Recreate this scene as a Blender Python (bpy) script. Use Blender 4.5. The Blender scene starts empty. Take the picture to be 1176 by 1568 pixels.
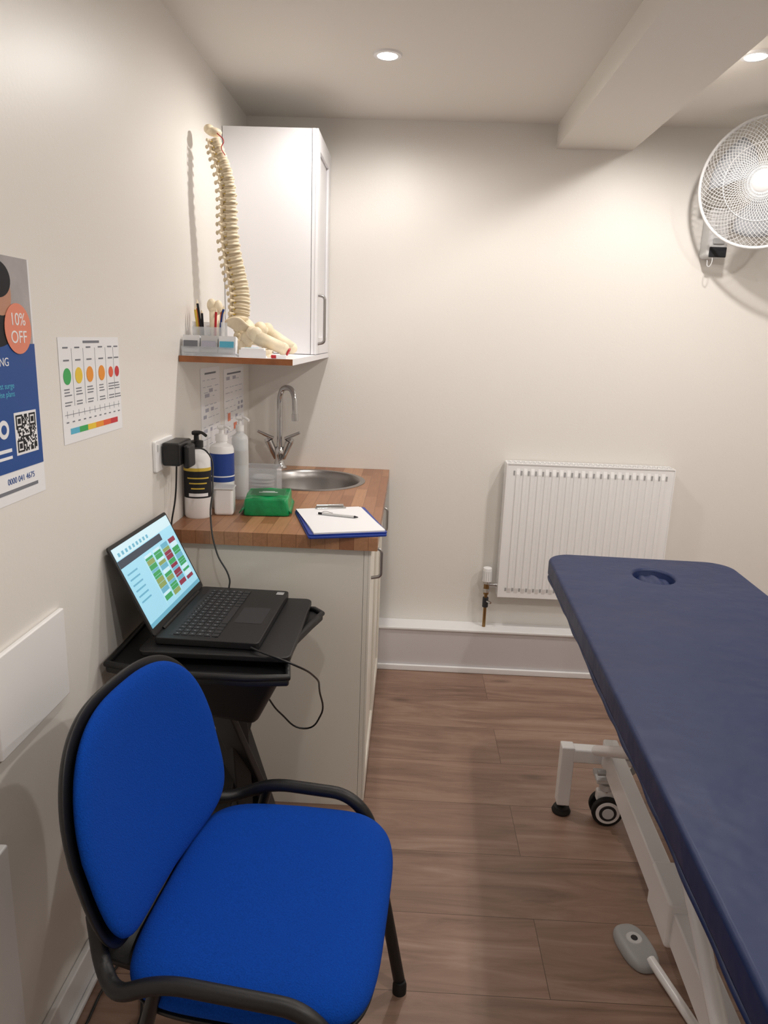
import bpy, bmesh, math, random
from mathutils import Vector, Matrix, Euler, Quaternion
random.seed(7)
S=bpy.context.scene
try:
    S.view_settings.view_transform='Standard'
except Exception: pass
pi=math.pi
# ------------------------------------------------------------ materials
def new_mat(name):
    m=bpy.data.materials.new(name); m.use_nodes=True
    nt=m.node_tree; b=nt.nodes['Principled BSDF']; return m,nt,b
def srgb(c):
    return tuple(((x/255)/12.92 if x/255<=.04045 else (((x/255)+.055)/1.055)**2.4) for x in c)
def mat(name,c,rough=.5,metal=0,bump=0,bscale=200,var=0,emis=0,coat=0,trans=0,alpha=1,dist=.002,spec=None):
    m,nt,b=new_mat(name); c=srgb(c)
    b.inputs['Base Color'].default_value=(*c,1)
    b.inputs['Roughness'].default_value=rough; b.inputs['Metallic'].default_value=metal
    tc=nt.nodes.new('ShaderNodeTexCoord')
    n=nt.nodes.new('ShaderNodeTexNoise'); n.inputs['Scale'].default_value=bscale; n.inputs['Detail'].default_value=3
    nt.links.new(tc.outputs['Object'],n.inputs['Vector'])
    if var>0:
        r=nt.nodes.new('ShaderNodeValToRGB')
        r.color_ramp.elements[0].position=.3; r.color_ramp.elements[1].position=.7
        r.color_ramp.elements[0].color=(*[x*(1-var) for x in c],1); r.color_ramp.elements[1].color=(*[min(1,x*(1+var)) for x in c],1)
        nt.links.new(n.outputs['Fac'],r.inputs['Fac']); nt.links.new(r.outputs['Color'],b.inputs['Base Color'])
    if bump>0:
        bp=nt.nodes.new('ShaderNodeBump'); bp.inputs['Strength'].default_value=bump; bp.inputs['Distance'].default_value=dist
        nt.links.new(n.outputs['Fac'],bp.inputs['Height']); nt.links.new(bp.outputs['Normal'],b.inputs['Normal'])
    if emis:
        b.inputs['Emission Color'].default_value=(*c,1); b.inputs['Emission Strength'].default_value=emis
    if coat: b.inputs['Coat Weight'].default_value=coat
    if trans: b.inputs['Transmission Weight'].default_value=trans
    if alpha<1: b.inputs['Alpha'].default_value=alpha
    if spec is not None: b.inputs['Specular IOR Level'].default_value=spec
    return m
M={}
M['wall']=mat('wall_paint',(231,227,221),.4,bump=.12,bscale=120)
M['ceil']=mat('ceiling_paint',(232,227,219),.6,bump=.08,bscale=120)
M['trim']=mat('trim_gloss_white',(240,240,241),.3)
M['boxing']=mat('boxing_grey_white',(212,208,210),.4)
M['white']=mat('white_laminate',(237,236,239),.35)
M['cream']=mat('cream_panel',(236,231,221),.45)
M['enamel']=mat('white_enamel',(242,241,241),.25)
M['black']=mat('black_plastic',(22,22,24),.45,bump=.1,bscale=500)
M['blackm']=mat('black_metal',(18,18,20),.35)
M['key']=mat('key_grey',(38,39,42),.5)
M['dark']=mat('dark_grey',(40,40,44),.5)
M['chrome']=mat('chrome',(200,200,200),.12,1)
M['steel']=mat('brushed_steel',(165,162,160),.32,1,bump=.1,bscale=300)
M['grey']=mat('grey_plastic',(165,165,165),.45)
M['lgrey']=mat('light_grey_plastic',(205,205,205),.45)
M['fanblade']=mat('fan_blade',(175,178,184),.35)
M['bed']=mat('navy_vinyl',(18,36,78),.46,bump=.5,bscale=6,var=.05,dist=.02,spec=.4)
M['beddark']=mat('navy_dark',(16,26,54),.6)
M['blue']=mat('blue_fabric',(0,64,160),.95,bump=.6,bscale=420,var=.16,spec=.2)
M['bone']=mat('bone_plastic',(240,225,196),.5,var=.1,bscale=40)
M['disc']=mat('disc_plastic',(214,198,170),.5)
M['red']=mat('red_plastic',(190,30,40),.45)
M['paper']=mat('paper',(238,238,240),.7)
M['ink']=mat('ink_grey',(120,122,130),.8)
M['inkl']=mat('ink_pale',(178,178,192),.8)
M['inkd']=mat('ink_black',(25,25,30),.8)
M['pblue']=mat('poster_blue',(14,72,146),.5)
M['porange']=mat('poster_coral',(232,138,110),.5)
M['pphoto']=mat('poster_photo_grey',(170,165,165),.5,var=.1,bscale=20)
M['green']=mat('green_film',(5,140,78),.28,bump=.9,bscale=26,var=.25,dist=.004)
M['greend']=mat('green_dark',(10,105,60),.35)
M['yellow']=mat('label_yellow',(215,185,70),.5)
M['lblue']=mat('label_blue',(20,60,140),.4)
M['cbblue']=mat('clipboard_blue',(30,60,150),.4)
M['clear']=mat('clear_plastic',(225,230,235),.1,alpha=.35)
M['milky']=mat('milky_plastic',(235,238,240),.3,alpha=.75)
M['brass']=mat('brass',(150,120,80),.35,1)
M['orange']=mat('pencil_orange',(220,110,40),.5)
M['rubber']=mat('rubber_black',(15,15,15),.7)
M['wedge']=mat('shelf_wood_edge',(150,92,52),.5,var=.2,bscale=30)
M['skin']=mat('print_skin',(190,140,115),.6)
M['lamp']=mat('lamp_lens',(255,252,246),.3,emis=40)
for nm,c in dict(cg=(60,170,90),cy=(235,200,60),co=(235,150,50),cr=(225,95,60),cd=(200,50,60),cc=(90,180,210)).items():
    M[nm]=mat('chart_'+nm,c,.6)
def scr(n,c,e=.45): return mat(n,c,.3,emis=e)
M['s_bg']=scr('screen_bg',(150,205,228)); M['s_dk']=scr('screen_header',(50,60,75),.4); M['s_w']=scr('screen_white',(190,220,232))
M['s_g']=scr('screen_green',(60,150,90)); M['s_r']=scr('screen_maroon',(130,50,70)); M['s_p']=scr('screen_teal',(100,165,190)); M['s_y']=scr('screen_olive',(130,150,90))

def floor_mat():
    m,nt,b=new_mat('laminate_planks'); N=nt.nodes.new; L=nt.links.new
    tc=N('ShaderNodeTexCoord')
    mp=N('ShaderNodeMapping'); mp.inputs['Location'].default_value=(-1.07,-1.61+.235*11,0); L(tc.outputs['Object'],mp.inputs['Vector'])
    br=N('ShaderNodeTexBrick'); br.offset=.37; br.offset_frequency=2
    br.inputs['Scale'].default_value=1; br.inputs['Brick Width'].default_value=1.28; br.inputs['Row Height'].default_value=.235
    br.inputs['Mortar Size'].default_value=.0009; br.inputs['Mortar Smooth'].default_value=.3
    br.inputs['Color1'].default_value=(0,0,0,1); br.inputs['Color2'].default_value=(1,1,1,1); br.inputs['Mortar'].default_value=(.5,.5,.5,1)
    L(mp.outputs['Vector'],br.inputs['Vector'])
    ad=N('ShaderNodeVectorMath'); ad.operation='MULTIPLY_ADD'
    L(br.outputs['Color'],ad.inputs[0]); ad.inputs[1].default_value=(7,3,5); L(mp.outputs['Vector'],ad.inputs[2])
    m2=N('ShaderNodeMapping'); m2.inputs['Scale'].default_value=(1.4,11,1); L(ad.outputs[0],m2.inputs['Vector'])
    n1=N('ShaderNodeTexNoise'); n1.inputs['Scale'].default_value=1.5; n1.inputs['Detail'].default_value=10; n1.inputs['Roughness'].default_value=.63; n1.inputs['Distortion'].default_value=.8
    L(m2.outputs['Vector'],n1.inputs['Vector'])
    r=N('ShaderNodeValToRGB'); e=r.color_ramp.elements
    e[0].position=.26; e[0].color=(*srgb((114,89,75)),1); e[1].position=.74; e[1].color=(*srgb((176,148,131)),1)
    k=e.new(.5); k.color=(*srgb((151,121,104)),1)
    L(n1.outputs['Fac'],r.inputs['Fac'])
    m3=N('ShaderNodeMapping'); m3.inputs['Scale'].default_value=(1.7,4.5,1); L(ad.outputs[0],m3.inputs['Vector'])
    v=N('ShaderNodeTexVoronoi'); v.inputs['Scale'].default_value=1.3; L(m3.outputs['Vector'],v.inputs['Vector'])
    kr=N('ShaderNodeValToRGB'); kr.color_ramp.elements[0].position=.02; kr.color_ramp.elements[0].color=(.3,.3,.3,1); kr.color_ramp.elements[1].position=.13; kr.color_ramp.elements[1].color=(1,1,1,1)
    L(v.outputs['Distance'],kr.inputs['Fac'])
    mx=N('ShaderNodeMix'); mx.data_type='RGBA'; mx.blend_type='MULTIPLY'; mx.inputs[0].default_value=.65
    L(r.outputs['Color'],mx.inputs[6]); L(kr.outputs['Color'],mx.inputs[7])
    hs=N('ShaderNodeHueSaturation'); mr=N('ShaderNodeMapRange'); mr.inputs[3].default_value=.9; mr.inputs[4].default_value=1.07
    L(br.outputs['Color'],mr.inputs[0]); L(mr.outputs[0],hs.inputs['Value']); L(mx.outputs[2],hs.inputs['Color'])
    m4=N('ShaderNodeMix'); m4.data_type='RGBA'; L(br.outputs['Fac'],m4.inputs[0]); L(hs.outputs['Color'],m4.inputs[6]); m4.inputs[7].default_value=(*srgb((90,68,55)),1)
    L(m4.outputs[2],b.inputs['Base Color'])
    b.inputs['Roughness'].default_value=.42
    bp=N('ShaderNodeBump'); bp.inputs['Strength'].default_value=.12; bp.inputs['Distance'].default_value=.002; L(n1.outputs['Fac'],bp.inputs['Height']); L(bp.outputs['Normal'],b.inputs['Normal'])
    return m
M['floor']=floor_mat()
def butcher_mat():
    m,nt,b=new_mat('butcher_block'); N=nt.nodes.new; L=nt.links.new
    tc=N('ShaderNodeTexCoord'); mp=N('ShaderNodeMapping'); mp.inputs['Rotation'].default_value=(0,0,pi/2); L(tc.outputs['Object'],mp.inputs['Vector'])
    br=N('ShaderNodeTexBrick'); br.offset=.43
    br.inputs['Scale'].default_value=1; br.inputs['Brick Width'].default_value=.28; br.inputs['Row Height'].default_value=.042; br.inputs['Mortar Size'].default_value=.0006
    br.inputs['Color1'].default_value=(*srgb((140,90,60)),1); br.inputs['Color2'].default_value=(*srgb((184,136,100)),1); br.inputs['Mortar'].default_value=(*srgb((112,72,46)),1)
    L(mp.outputs['Vector'],br.inputs['Vector'])
    m2=N('ShaderNodeMapping'); m2.inputs['Scale'].default_value=(5,60,60); L(mp.outputs['Vector'],m2.inputs['Vector'])
    n=N('ShaderNodeTexNoise'); n.inputs['Scale'].default_value=2; n.inputs['Detail'].default_value=5; L(m2.outputs['Vector'],n.inputs['Vector'])
    mr=N('ShaderNodeMapRange'); mr.inputs[3].default_value=.75; mr.inputs[4].default_value=1.2; L(n.outputs['Fac'],mr.inputs[0])
    hs=N('ShaderNodeHueSaturation'); L(mr.outputs[0],hs.inputs['Value']); L(br.outputs['Color'],hs.inputs['Color'])
    L(hs.outputs['Color'],b.inputs['Base Color']); b.inputs['Roughness'].default_value=.35
    return m
M['wood']=butcher_mat()
# ------------------------------------------------------------ helpers
class G:
    def __init__(s,name,loc=(0,0,0),rot=(0,0,0),quat=None):
        s.o=bpy.data.objects.new(name,None); S.collection.objects.link(s.o); s.o.location=loc
        s.o.empty_display_size=.05
        if quat is not None: s.o.rotation_mode='QUATERNION'; s.o.rotation_quaternion=quat
        else: s.o.rotation_euler=rot
def link(o,g,m,smooth=False,bevel=0,seg=2):
    S.collection.objects.link(o)
    if g is not None: o.parent=g.o
    if m: o.data.materials.append(M[m] if isinstance(m,str) else m)
    if smooth:
        for p in o.data.polygons: p.use_smooth=True
    if bevel:
        b=o.modifiers.new('bevel','BEVEL'); b.width=bevel; b.segments=seg; b.limit_method='ANGLE'; b.angle_limit=.6
        for p in o.data.polygons: p.use_smooth=True
        w=o.modifiers.new('wn','WEIGHTED_NORMAL')
    return o
def mesh(g,name,verts,faces,m,**k):
    me=bpy.data.meshes.new(name); me.from_pydata([tuple(v) for v in verts],[],faces); me.update()
    return link(bpy.data.objects.new(name,me),g,m,**k)
def frombm(g,name,bm,m,**k):
    bmesh.ops.recalc_face_normals(bm,faces=bm.faces)
    me=bpy.data.meshes.new(name); bm.to_mesh(me); bm.free()
    return link(bpy.data.objects.new(name,me),g,m,**k)
def box(g,name,a,b,m,bevel=0,rot=None,seg=2):
    a=Vector(a); b=Vector(b); c=(a+b)/2; d=b-a
    bm=bmesh.new(); bmesh.ops.create_cube(bm,size=1)
    for v in bm.verts: v.co=Vector((v.co.x*d.x,v.co.y*d.y,v.co.z*d.z))
    if rot is not None:
        R=Euler(rot).to_matrix()
        for v in bm.verts: v.co=R@v.co
    for v in bm.verts: v.co+=c
    return frombm(g,name,bm,m,bevel=bevel,seg=seg)
def addbox(bm,a,b):
    a=Vector(a);b=Vector(b);c=(a+b)/2;d=b-a
    bmesh.ops.create_cube(bm,size=1,matrix=Matrix.Translation(c)@Matrix.Diagonal((*d,1)))
def addcyl(bm,p,q,r1,r2=None,seg=16):
    p=Vector(p);q=Vector(q);d=q-p
    bmesh.ops.create_cone(bm,cap_ends=True,segments=seg,radius1=r1,radius2=r1 if r2 is None else r2,depth=d.length,
        matrix=Matrix.Translation((p+q)/2)@d.to_track_quat('Z','Y').to_matrix().to_4x4())
def addball(bm,c,s,rot=None,u=14,v=9):
    mt=Matrix.Translation(c)
    if rot is not None: mt=mt@Euler(rot).to_matrix().to_4x4()
    bmesh.ops.create_uvsphere(bm,u_segments=u,v_segments=v,radius=1,matrix=mt@Matrix.Diagonal((*s,1)))
def cyl(g,name,p,q,r,m,r2=None,seg=32,bevel=0,smooth=False):
    bm=bmesh.new(); addcyl(bm,p,q,r,r2,seg); return frombm(g,name,bm,m,bevel=bevel or min(r,.002)*.5)
def lathe(g,name,prof,m,c=(0,0,0),seg=48,sx=1,sy=1):
    vs=[];fs=[];n=len(prof)
    for i in range(seg):
        a=2*pi*i/seg
        for r,z in prof: vs.append((c[0]+r*math.cos(a)*sx,c[1]+r*math.sin(a)*sy,c[2]+z))
    for i in range(seg):
        j=(i+1)%seg
        for k in range(n-1): fs.append((i*n+k,j*n+k,j*n+k+1,i*n+k+1))
    o=mesh(g,name,vs,fs,m,smooth=True)
    bm=bmesh.new(); bm.from_mesh(o.data); bmesh.ops.remove_doubles(bm,verts=bm.verts,dist=1e-5); bmesh.ops.recalc_face_normals(bm,faces=bm.faces)
    bm.to_mesh(o.data); bm.free()
    for p in o.data.polygons: p.use_smooth=True
    e=o.modifiers.new('es','EDGE_SPLIT'); e.split_angle=.7
    return o
def tube(g,name,pts,r,m,poly=False,closed=False,res=8,sq=None):
    cu=bpy.data.curves.new(name,'CURVE'); cu.dimensions='3D'; cu.bevel_depth=r; cu.bevel_resolution=4; cu.resolution_u=res; cu.use_fill_caps=True
    if poly:
        sp=cu.splines.new('POLY'); sp.points.add(len(pts)-1)
        for p,q in zip(sp.points,pts): p.co=(*q,1)
    else:
        sp=cu.splines.new('BEZIER'); sp.bezier_points.add(len(pts)-1)
        for p,q in zip(sp.bezier_points,pts): p.co=q; p.handle_left_type=p.handle_right_type='AUTO'
    sp.use_cyclic_u=closed
    o=bpy.data.objects.new(name,cu); S.collection.objects.link(o)
    bpy.context.view_layer.update()
    me=bpy.data.meshes.new_from_object(o.evaluated_get(bpy.context.evaluated_depsgraph_get()))
    bpy.data.objects.remove(o); me.name=name
    return link(bpy.data.objects.new(name,me),g,m,smooth=True)
def rounded(pts,r,n=6):
    out=[Vector(pts[0])]
    for i in range(1,len(pts)-1):
        a,b,c=Vector(pts[i-1]),Vector(pts[i]),Vector(pts[i+1])
        d1=(a-b);d2=(c-b); k=min(r,d1.length*.49,d2.length*.49)
        p=b+d1.normalized()*k; q=b+d2.normalized()*k
        for t in range(n+1):
            t/=n; out.append((1-t)**2*p+2*t*(1-t)*b+t*t*q)
    out.append(Vector(pts[-1])); return out
def text(g,name,s,size,x,y,z,m,align='CENTER'):
    cu=bpy.data.curves.new(name,'FONT'); cu.body=s; cu.size=size; cu.align_x=align; cu.align_y='CENTER'; cu.extrude=.0002
    o=bpy.data.objects.new(name,cu); S.collection.objects.link(o); bpy.context.view_layer.update()
    me=bpy.data.meshes.new_from_object(o.evaluated_get(bpy.context.evaluated_depsgraph_get())); bpy.data.objects.remove(o)
    for v in me.vertices: v.co+=Vector((x,y,z))
    return link(bpy.data.objects.new(name,me),g,m)
def flats(g,name,rects,z,m,t=.0004):
    bm=bmesh.new()
    for x0,y0,x1,y1 in rects: addbox(bm,(x0,y0,z),(x1,y1,z+t))
    return frombm(g,name,bm,m)
def disc(g,name,x,y,r,z,m,t=.0005):
    bm=bmesh.new(); addcyl(bm,(x,y,z),(x,y,z+t),r,seg=32); return frombm(g,name,bm,m)
def superell(a,b,n,N=72):
    out=[]
    for i in range(N):
        t=2*pi*i/N; c,s=math.cos(t),math.sin(t)
        out.append((a*math.copysign(abs(c)**(2/n),c),b*math.copysign(abs(s)**(2/n),s)))
    return out
def pillow(g,name,outline,h,hb,m,fn=None,p=6,rings=14):
    N=len(outline); vs=[];fs=[]
    def f(x,y,z): return fn(x,y,z) if fn else (x,y,z)
    ss=[math.sin((i/rings)*pi/2) for i in range(1,rings+1)]
    vs.append(f(0,0,h))
    for s in ss:
        z=h*max(0,(1-s**p))**.5
        for x,y in outline: vs.append(f(x*s,y*s,z))
    for s in reversed(ss[:-1]):
        z=-hb*max(0,(1-s**(p*2)))**.5
        for x,y in outline: vs.append(f(x*s,y*s,z))
    vs.append(f(0,0,-hb)); last=len(vs)-1
    R=len(ss)+len(ss)-1
    for i in range(N):
        j=(i+1)%N
        fs.append((0,1+i,1+j))
        for k in range(R-1): fs.append((1+k*N+i,1+(k+1)*N+i,1+(k+1)*N+j,1+k*N+j))
        fs.append((last,1+(R-1)*N+j,1+(R-1)*N+i))
    o=mesh(g,name,vs,fs,m,smooth=True)
    bm=bmesh.new(); bm.from_mesh(o.data); bmesh.ops.recalc_face_normals(bm,faces=bm.faces); bm.to_mesh(o.data); bm.free()
    for q in o.data.polygons: q.use_smooth=True
    return o
def prism(g,name,outline,z0,z1,m,bevel=0,seg=3):
    bm=bmesh.new(); vs=[bm.verts.new((x,y,z0)) for x,y in outline]; f=bm.faces.new(vs)
    e=bmesh.ops.extrude_face_region(bm,geom=[f]); 
    for v in e['geom']:
        if isinstance(v,bmesh.types.BMVert): v.co.z=z1
    return frombm(g,name,bm,m,bevel=bevel,seg=seg)
def boolcut(o,cut):
    md=o.modifiers.new('cut','BOOLEAN'); md.object=cut; md.operation='DIFFERENCE'; md.solver='EXACT'
    bpy.context.view_layer.update()
    while o.modifiers.find('cut')>0: 
        o.modifiers.move(o.modifiers.find('cut'),o.modifiers.find('cut')-1)
    others=[mm for mm in o.modifiers if mm.name!='cut']
    for mm in others: mm.show_viewport=False
    bpy.context.view_layer.update()
    me=bpy.data.meshes.new_from_object(o.evaluated_get(bpy.context.evaluated_depsgraph_get()))
    for mm in others: mm.show_viewport=True
    o.modifiers.remove(o.modifiers['cut']); o.data=me
    bpy.data.objects.remove(cut)
def rrect(x0,y0,x1,y1,r,n=8):
    out=[]
    for cx,cy,a0 in ((x1-r,y1-r,0),(x0+r,y1-r,pi/2),(x0+r,y0+r,pi),(x1-r,y0+r,3*pi/2)):
        for i in range(n+1):
            a=a0+pi/2*i/n; out.append((cx+r*math.cos(a),cy+r*math.sin(a)))
    return out
# ------------------------------------------------------------ room shell
D=3.36; H=2.293; XR=2.75; YB=-.7
box(None,'floor',(-.1,YB-.1,-.05),(XR+.1,D+.1,0),'floor')
box(None,'ceiling',(-.1,YB-.1,H),(XR+.1,D+.1,H+.05),'ceil')
box(None,'wall_left',(-.1,YB-.1,0),(0,D+.1,H),'wall')
box(None,'wall_back',(0,D,0),(XR,D+.1,H),'wall')
box(None,'wall_right',(XR,YB-.1,0),(XR+.1,D+.1,H),'wall')
box(None,'wall_front',(0,YB-.1,0),(XR,YB,H),'wall')
box(None,'ceiling_beam',(1.225,YB,2.205),(1.52,D,H),'ceil')
g=G('baseboard_back',(0,0,0))
box(g,'boxing',(.58,3.265,0),(XR,D,.195),'boxing')
box(g,'boxing_cap',(.58,3.258,.195),(XR,D,.207),'trim',.003)
box(g,'bead',(.58,3.252,0),(XR,3.265,.028),'trim',.004)
g=G('baseboard_left')
box(g,'board',(0,1.33,0),(.016,2.27,.095),'trim',.004)
box(g,'quadrant',(.016,1.33,0),(.028,2.27,.014),'trim',.004)
g=G('trim_door')
box(g,'casing',(0,1.23,0),(.020,1.318,.58),'trim',.004)
# ------------------------------------------------------------ ceiling spot lights
spots=[(.58,2.69,29),(1.65,2.63,37),(.58,1.0,16),(1.65,.85,41),(2.3,1.7,34)]
for i,(x,y,e) in enumerate(spots):
    g=G('recessed_ceiling_light' ,(x,y,H))
    lathe(g,'bezel',[(.028,-.002),(.031,-.006),(.042,-.005),(.045,0)],'enamel')
    disc(g,'lens',0,0,.030,-.005,'lamp',t=.003)
    l=bpy.data.lights.new('spot_lamp','SPOT'); l.energy=e; l.color=(1,.95,.90); l.spot_size=math.radians(178); l.spot_blend=.5; l.shadow_soft_size=.03
    o=bpy.data.objects.new('lamp',l); S.collection.objects.link(o); o.parent=g.o; o.location=(0,0,-.012)
# ------------------------------------------------------------ base cabinet + worktop
YN=2.251
g=G('base_cabinet')
box(g,'side_panel',(.002,YN+.02,0),(.575,YN+.038,.858),'cream',.001)
box(g,'plinth',(.50,YN+.04,0),(.515,D-.1,.1),'white')
box(g,'rail',(.55,YN+.04,.84),(.574,D-.002,.858),'white')
ym=2.80
for n,(a,b) in enumerate(((YN+.02,ym-.0015),(ym+.0015,D-.1))):
    z0,z1=.02,.855
    box(g,'door_slab_%d'%n,(.576,a,z0),(.588,b,z1),'cream')
    for nm,p,q in (('stile_a',(.588,a,z0),(.596,a+.06,z1)),('stile_b',(.588,b-.06,z0),(.596,b,z1)),('rail_b',(.588,a+.06,z0),(.596,b-.06,z0+.06)),('rail_t',(.588,a+.06,z1-.06),(.596,b-.06,z1))):
        box(g,nm+str(n),p,q,'cream',.0015)
    hy=a+.05
    tube(g,'handle_%d'%n,rounded([(.596,hy,.755),(.625,hy,.76),(.625,hy,.845),(.596,hy,.85)],.012),.005,'steel',poly=True)
wt=box(None,'worktop',(.002,YN,.86),(.615,D-.002,.9),'wood',.003)
cut=cyl(None,'cut',(.31,3.06,.8),(.31,3.06,1),.2,None,seg=64); cut.modifiers.clear(); boolcut(wt,cut)
for p in wt.data.polygons: p.use_smooth=False
wt.modifiers.clear()
g=G('round_sink',(.31,3.06,.9))
lathe(g,'bowl',[(.217,0),(.217,.002),(.212,.004),(.197,.003),(.19,-.004),(.185,-.03),(.178,-.09),(.16,-.125),(.12,-.138),(.03,-.142),(0,-.142)],'steel',seg=72)
lathe(g,'drain',[(.033,-.139),(.03,-.137),(.02,-.139),(0,-.139)],'chrome')
# tap
g=G('mixer_tap',(.145,3.285,.9))
lathe(g,'base',[(0,.0),(.032,0),(.032,.006),(.024,.014),(.019,.04),(.022,.06),(.024,.08),(.015,.095),(0,.095)],'chrome')
tube(g,'spout',rounded([(0,0,.08),(0,0,.30),(.015,-.012,.345),(.055,-.037,.345),(.072,-.05,.31),(.074,-.052,.235)],.035,8),.0115,'chrome',poly=True)
cyl(g,'aerator',(.074,-.052,.242),(.074,-.052,.212),.014,'chrome')
for n,s in enumerate((-1,1)):
    a=Vector((s*.012,0,.045)); b=Vector((s*.045,-.01,.12))
    cyl(g,'valve_%d'%n,a,b,.013,'chrome',r2=.017)
    cyl(g,'collar_%d'%n,b,b+Vector((s*.008,0,.012)),.018,'chrome',r2=.013)
    c=b+Vector((s*.010,0,.02))
    cyl(g,'lever_%d'%n,c-Vector((s*.03,0,.010)),c+Vector((s*.035,-.012,.020)),.008,'chrome',r2=.006)
# ------------------------------------------------------------ upper cabinet and shelf
YC=2.97; z0,z1=1.392,2.156
g=G('wall_cabinet')
box(g,'carcass',(.002,YC,z0),(.315,D-.002,z1),'white',.001)
a,b=YC-.002,D-.004
box(g,'door_slab',(.317,a,z0),(.328,b,z1),'white')
for nm,p,q in (('stile_a',(.328,a,z0),(.338,a+.062,z1)),('stile_b',(.328,b-.062,z0),(.338,b,z1)),('rail_b',(.328,a+.062,z0),(.338,b-.062,z0+.062)),('rail_t',(.328,a+.062,z1-.062),(.338,b-.062,z1))):
    box(g,nm,p,q,'white',.002)
tube(g,'handle',rounded([(.338,a+.045,1.43),(.362,a+.045,1.435),(.362,a+.045,1.60),(.338,a+.045,1.605)],.014),.0055,'steel',poly=True)
g=G('wall_shelf')
box(g,'board',(.002,2.415,1.372),(.34,D-.002,1.39),'white')
box(g,'edging',(.002,2.410,1.372),(.34,2.415,1.39),'wedge')
# ------------------------------------------------------------ radiator
g=G('radiator',(1.118,3.28,.362))
W,HT=.70,.60
vs=[];fs=[]; nr=21; cols=[]
for i in range(nr):
    c=.03+(W-.06)*(i+.5)/nr; w=(W-.06)/nr
    for dx,dy in ((-.5,0),(-.28,0),(-.2,-.006),(.2,-.006),(.28,0)): cols.append((c+dx*w,dy))
cols=[(0,0)]+cols+[(W,0)]
rows=[(0,0),(.02,0),(.045,1),(HT-.045,1),(HT-.02,0),(HT,0)]
for z,k in rows:
    for x,d in cols: vs.append((x,d*k-(.0),z))
nc=len(cols)
for r in range(len(rows)-1):
    for c in range(nc-1): fs.append((r*nc+c,r*nc+c+1,(r+1)*nc+c+1,(r+1)*nc+c))
mesh(g,'front_panel',vs,fs,'enamel')
box(g,'side_cover_a',(-.004,-.004,.0),(.001,.07,HT),'enamel',.001)
box(g,'side_cover_b',(W-.001,-.004,.0),(W+.004,.07,HT),'enamel',.001)
box(g,'rear_panel',(.002,.05,.01),(W-.002,.056,HT-.01),'enamel')
bm=bmesh.new()
addbox(bm,(0,-.003,HT-.003),(W,.006,HT+.002)); addbox(bm,(0,.062,HT-.003),(W,.07,HT+.002))
n=34
for i in range(n+1):
    x=W*i/n; addbox(bm,(x-.003,.0,HT-.003),(x+.003,.065,HT+.001))
addbox(bm,(0,.03,HT-.003),(W,.036,HT+.001))
frombm(g,'top_grille',bm,'enamel')
bm=bmesh.new()
for i in range(nr+1):
    x=.03+(W-.06)*i/nr
    addbox(bm,(x-.0035,-.0015,HT-.05),(x+.0035,.001,HT-.03)); addbox(bm,(x-.0035,-.0015,.03),(x+.0035,.001,.045))
frombm(g,'rib_slots',bm,'grey')
box(g,'bracket_a',(.1,.056,.1),(.13,.079,.5),'enamel'); box(g,'bracket_b',(W-.13,.056,.1),(W-.1,.079,.5),'enamel')
cyl(g,'valve_tail',(-.05,.03,.045),(.0,.03,.045),.009,'chrome')
cyl(g,'valve_body',(-.05,.03,.0),(-.05,.03,.06),.012,'brass')
cyl(g,'valve_nut',(-.05,.03,.01),(-.05,.03,.028),.016,'chrome',seg=6)
cyl(g,'valve_nut2',(-.05,.03,.05),(-.05,.03,.062),.017,'chrome',seg=6)
cyl(g,'trv_head',(-.05,.03,.062),(-.05,.03,.125),.022,'enamel',r2=.019,bevel=.003)
bm=bmesh.new()
for i in range(14):
    t=2*pi*i/14; addcyl(bm,(-.05+.0215*math.cos(t),.03+.0215*math.sin(t),.068),(-.05+.0195*math.cos(t),.03+.0195*math.sin(t),.11),.002,seg=6)
frombm(g,'trv_ribs',bm,'lgrey')
tube(g,'pipe',[(-.05,.03,.0),(-.05,.03,-.155)],.0075,'brass',poly=True)
cyl(g,'drain_cock',(-.05,.03,-.03),(-.03,-.0,-.03),.006,'chrome'); cyl(g,'lockshield',(-.05,.03,-.015),(-.05,.03,-.06),.013,'dark')
# ------------------------------------------------------------ wall fan
fc=Vector((1.935,3.10,2.05)); fd=Vector((-.52,-.84,-.10)).normalized()
g=G('wall_fan',fc,quat=fd.to_track_quat('Z','Y'))
R=.220
def ring(g,name,r,z,t,m,seg=64):
    pts=[(r*math.cos(2*pi*i/seg),r*math.sin(2*pi*i/seg),z) for i in range(seg)]
    return tube(g,name,pts,t,m,poly=True,closed=True)
M['fanw']=mat('fan_wire_white',(232,232,232),.4)
ring(g,'rim',R,0,.006,'fanw'); 
def cage(name,sgn,dep,n,tw,wr=.0009):
    bm=bmesh.new()
    for i in range(n):
        a=2*pi*i/n; prev=None
        for k in range(9):
            t=k/8; r=.03+(R-.03)*t; z=sgn*dep*(1-t**3); aa=a+tw*t
            p=Vector((r*math.cos(aa),r*math.sin(aa),z))
            if prev is not None: addcyl(bm,prev,p,wr,seg=4)
            prev=p
    frombm(g,name,bm,'fanw')
cage('front_grille',1,.055,72,1.0); cage('front_grille_cross',1,.054,72,-1.0); cage('rear_grille',-1,.06,60,-.8)
for i,r in enumerate((.13,)):
    t=(r-.045)/(R-.045); ring(g,'front_ring_%d'%i,r,.055*(1-t**3),.0011,'fanw',48); ring(g,'rear_ring_%d'%i,r,-.06*(1-t**3),.0011,'fanw',48)
lathe(g,'hub_badge',[(0,.062),(.030,.060),(.036,.055),(.036,.046),(0,.046)],'lgrey')
cyl(g,'hub',(0,0,-.03),(0,0,.02),.035,'lgrey',r2=.026,bevel=.003)
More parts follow.
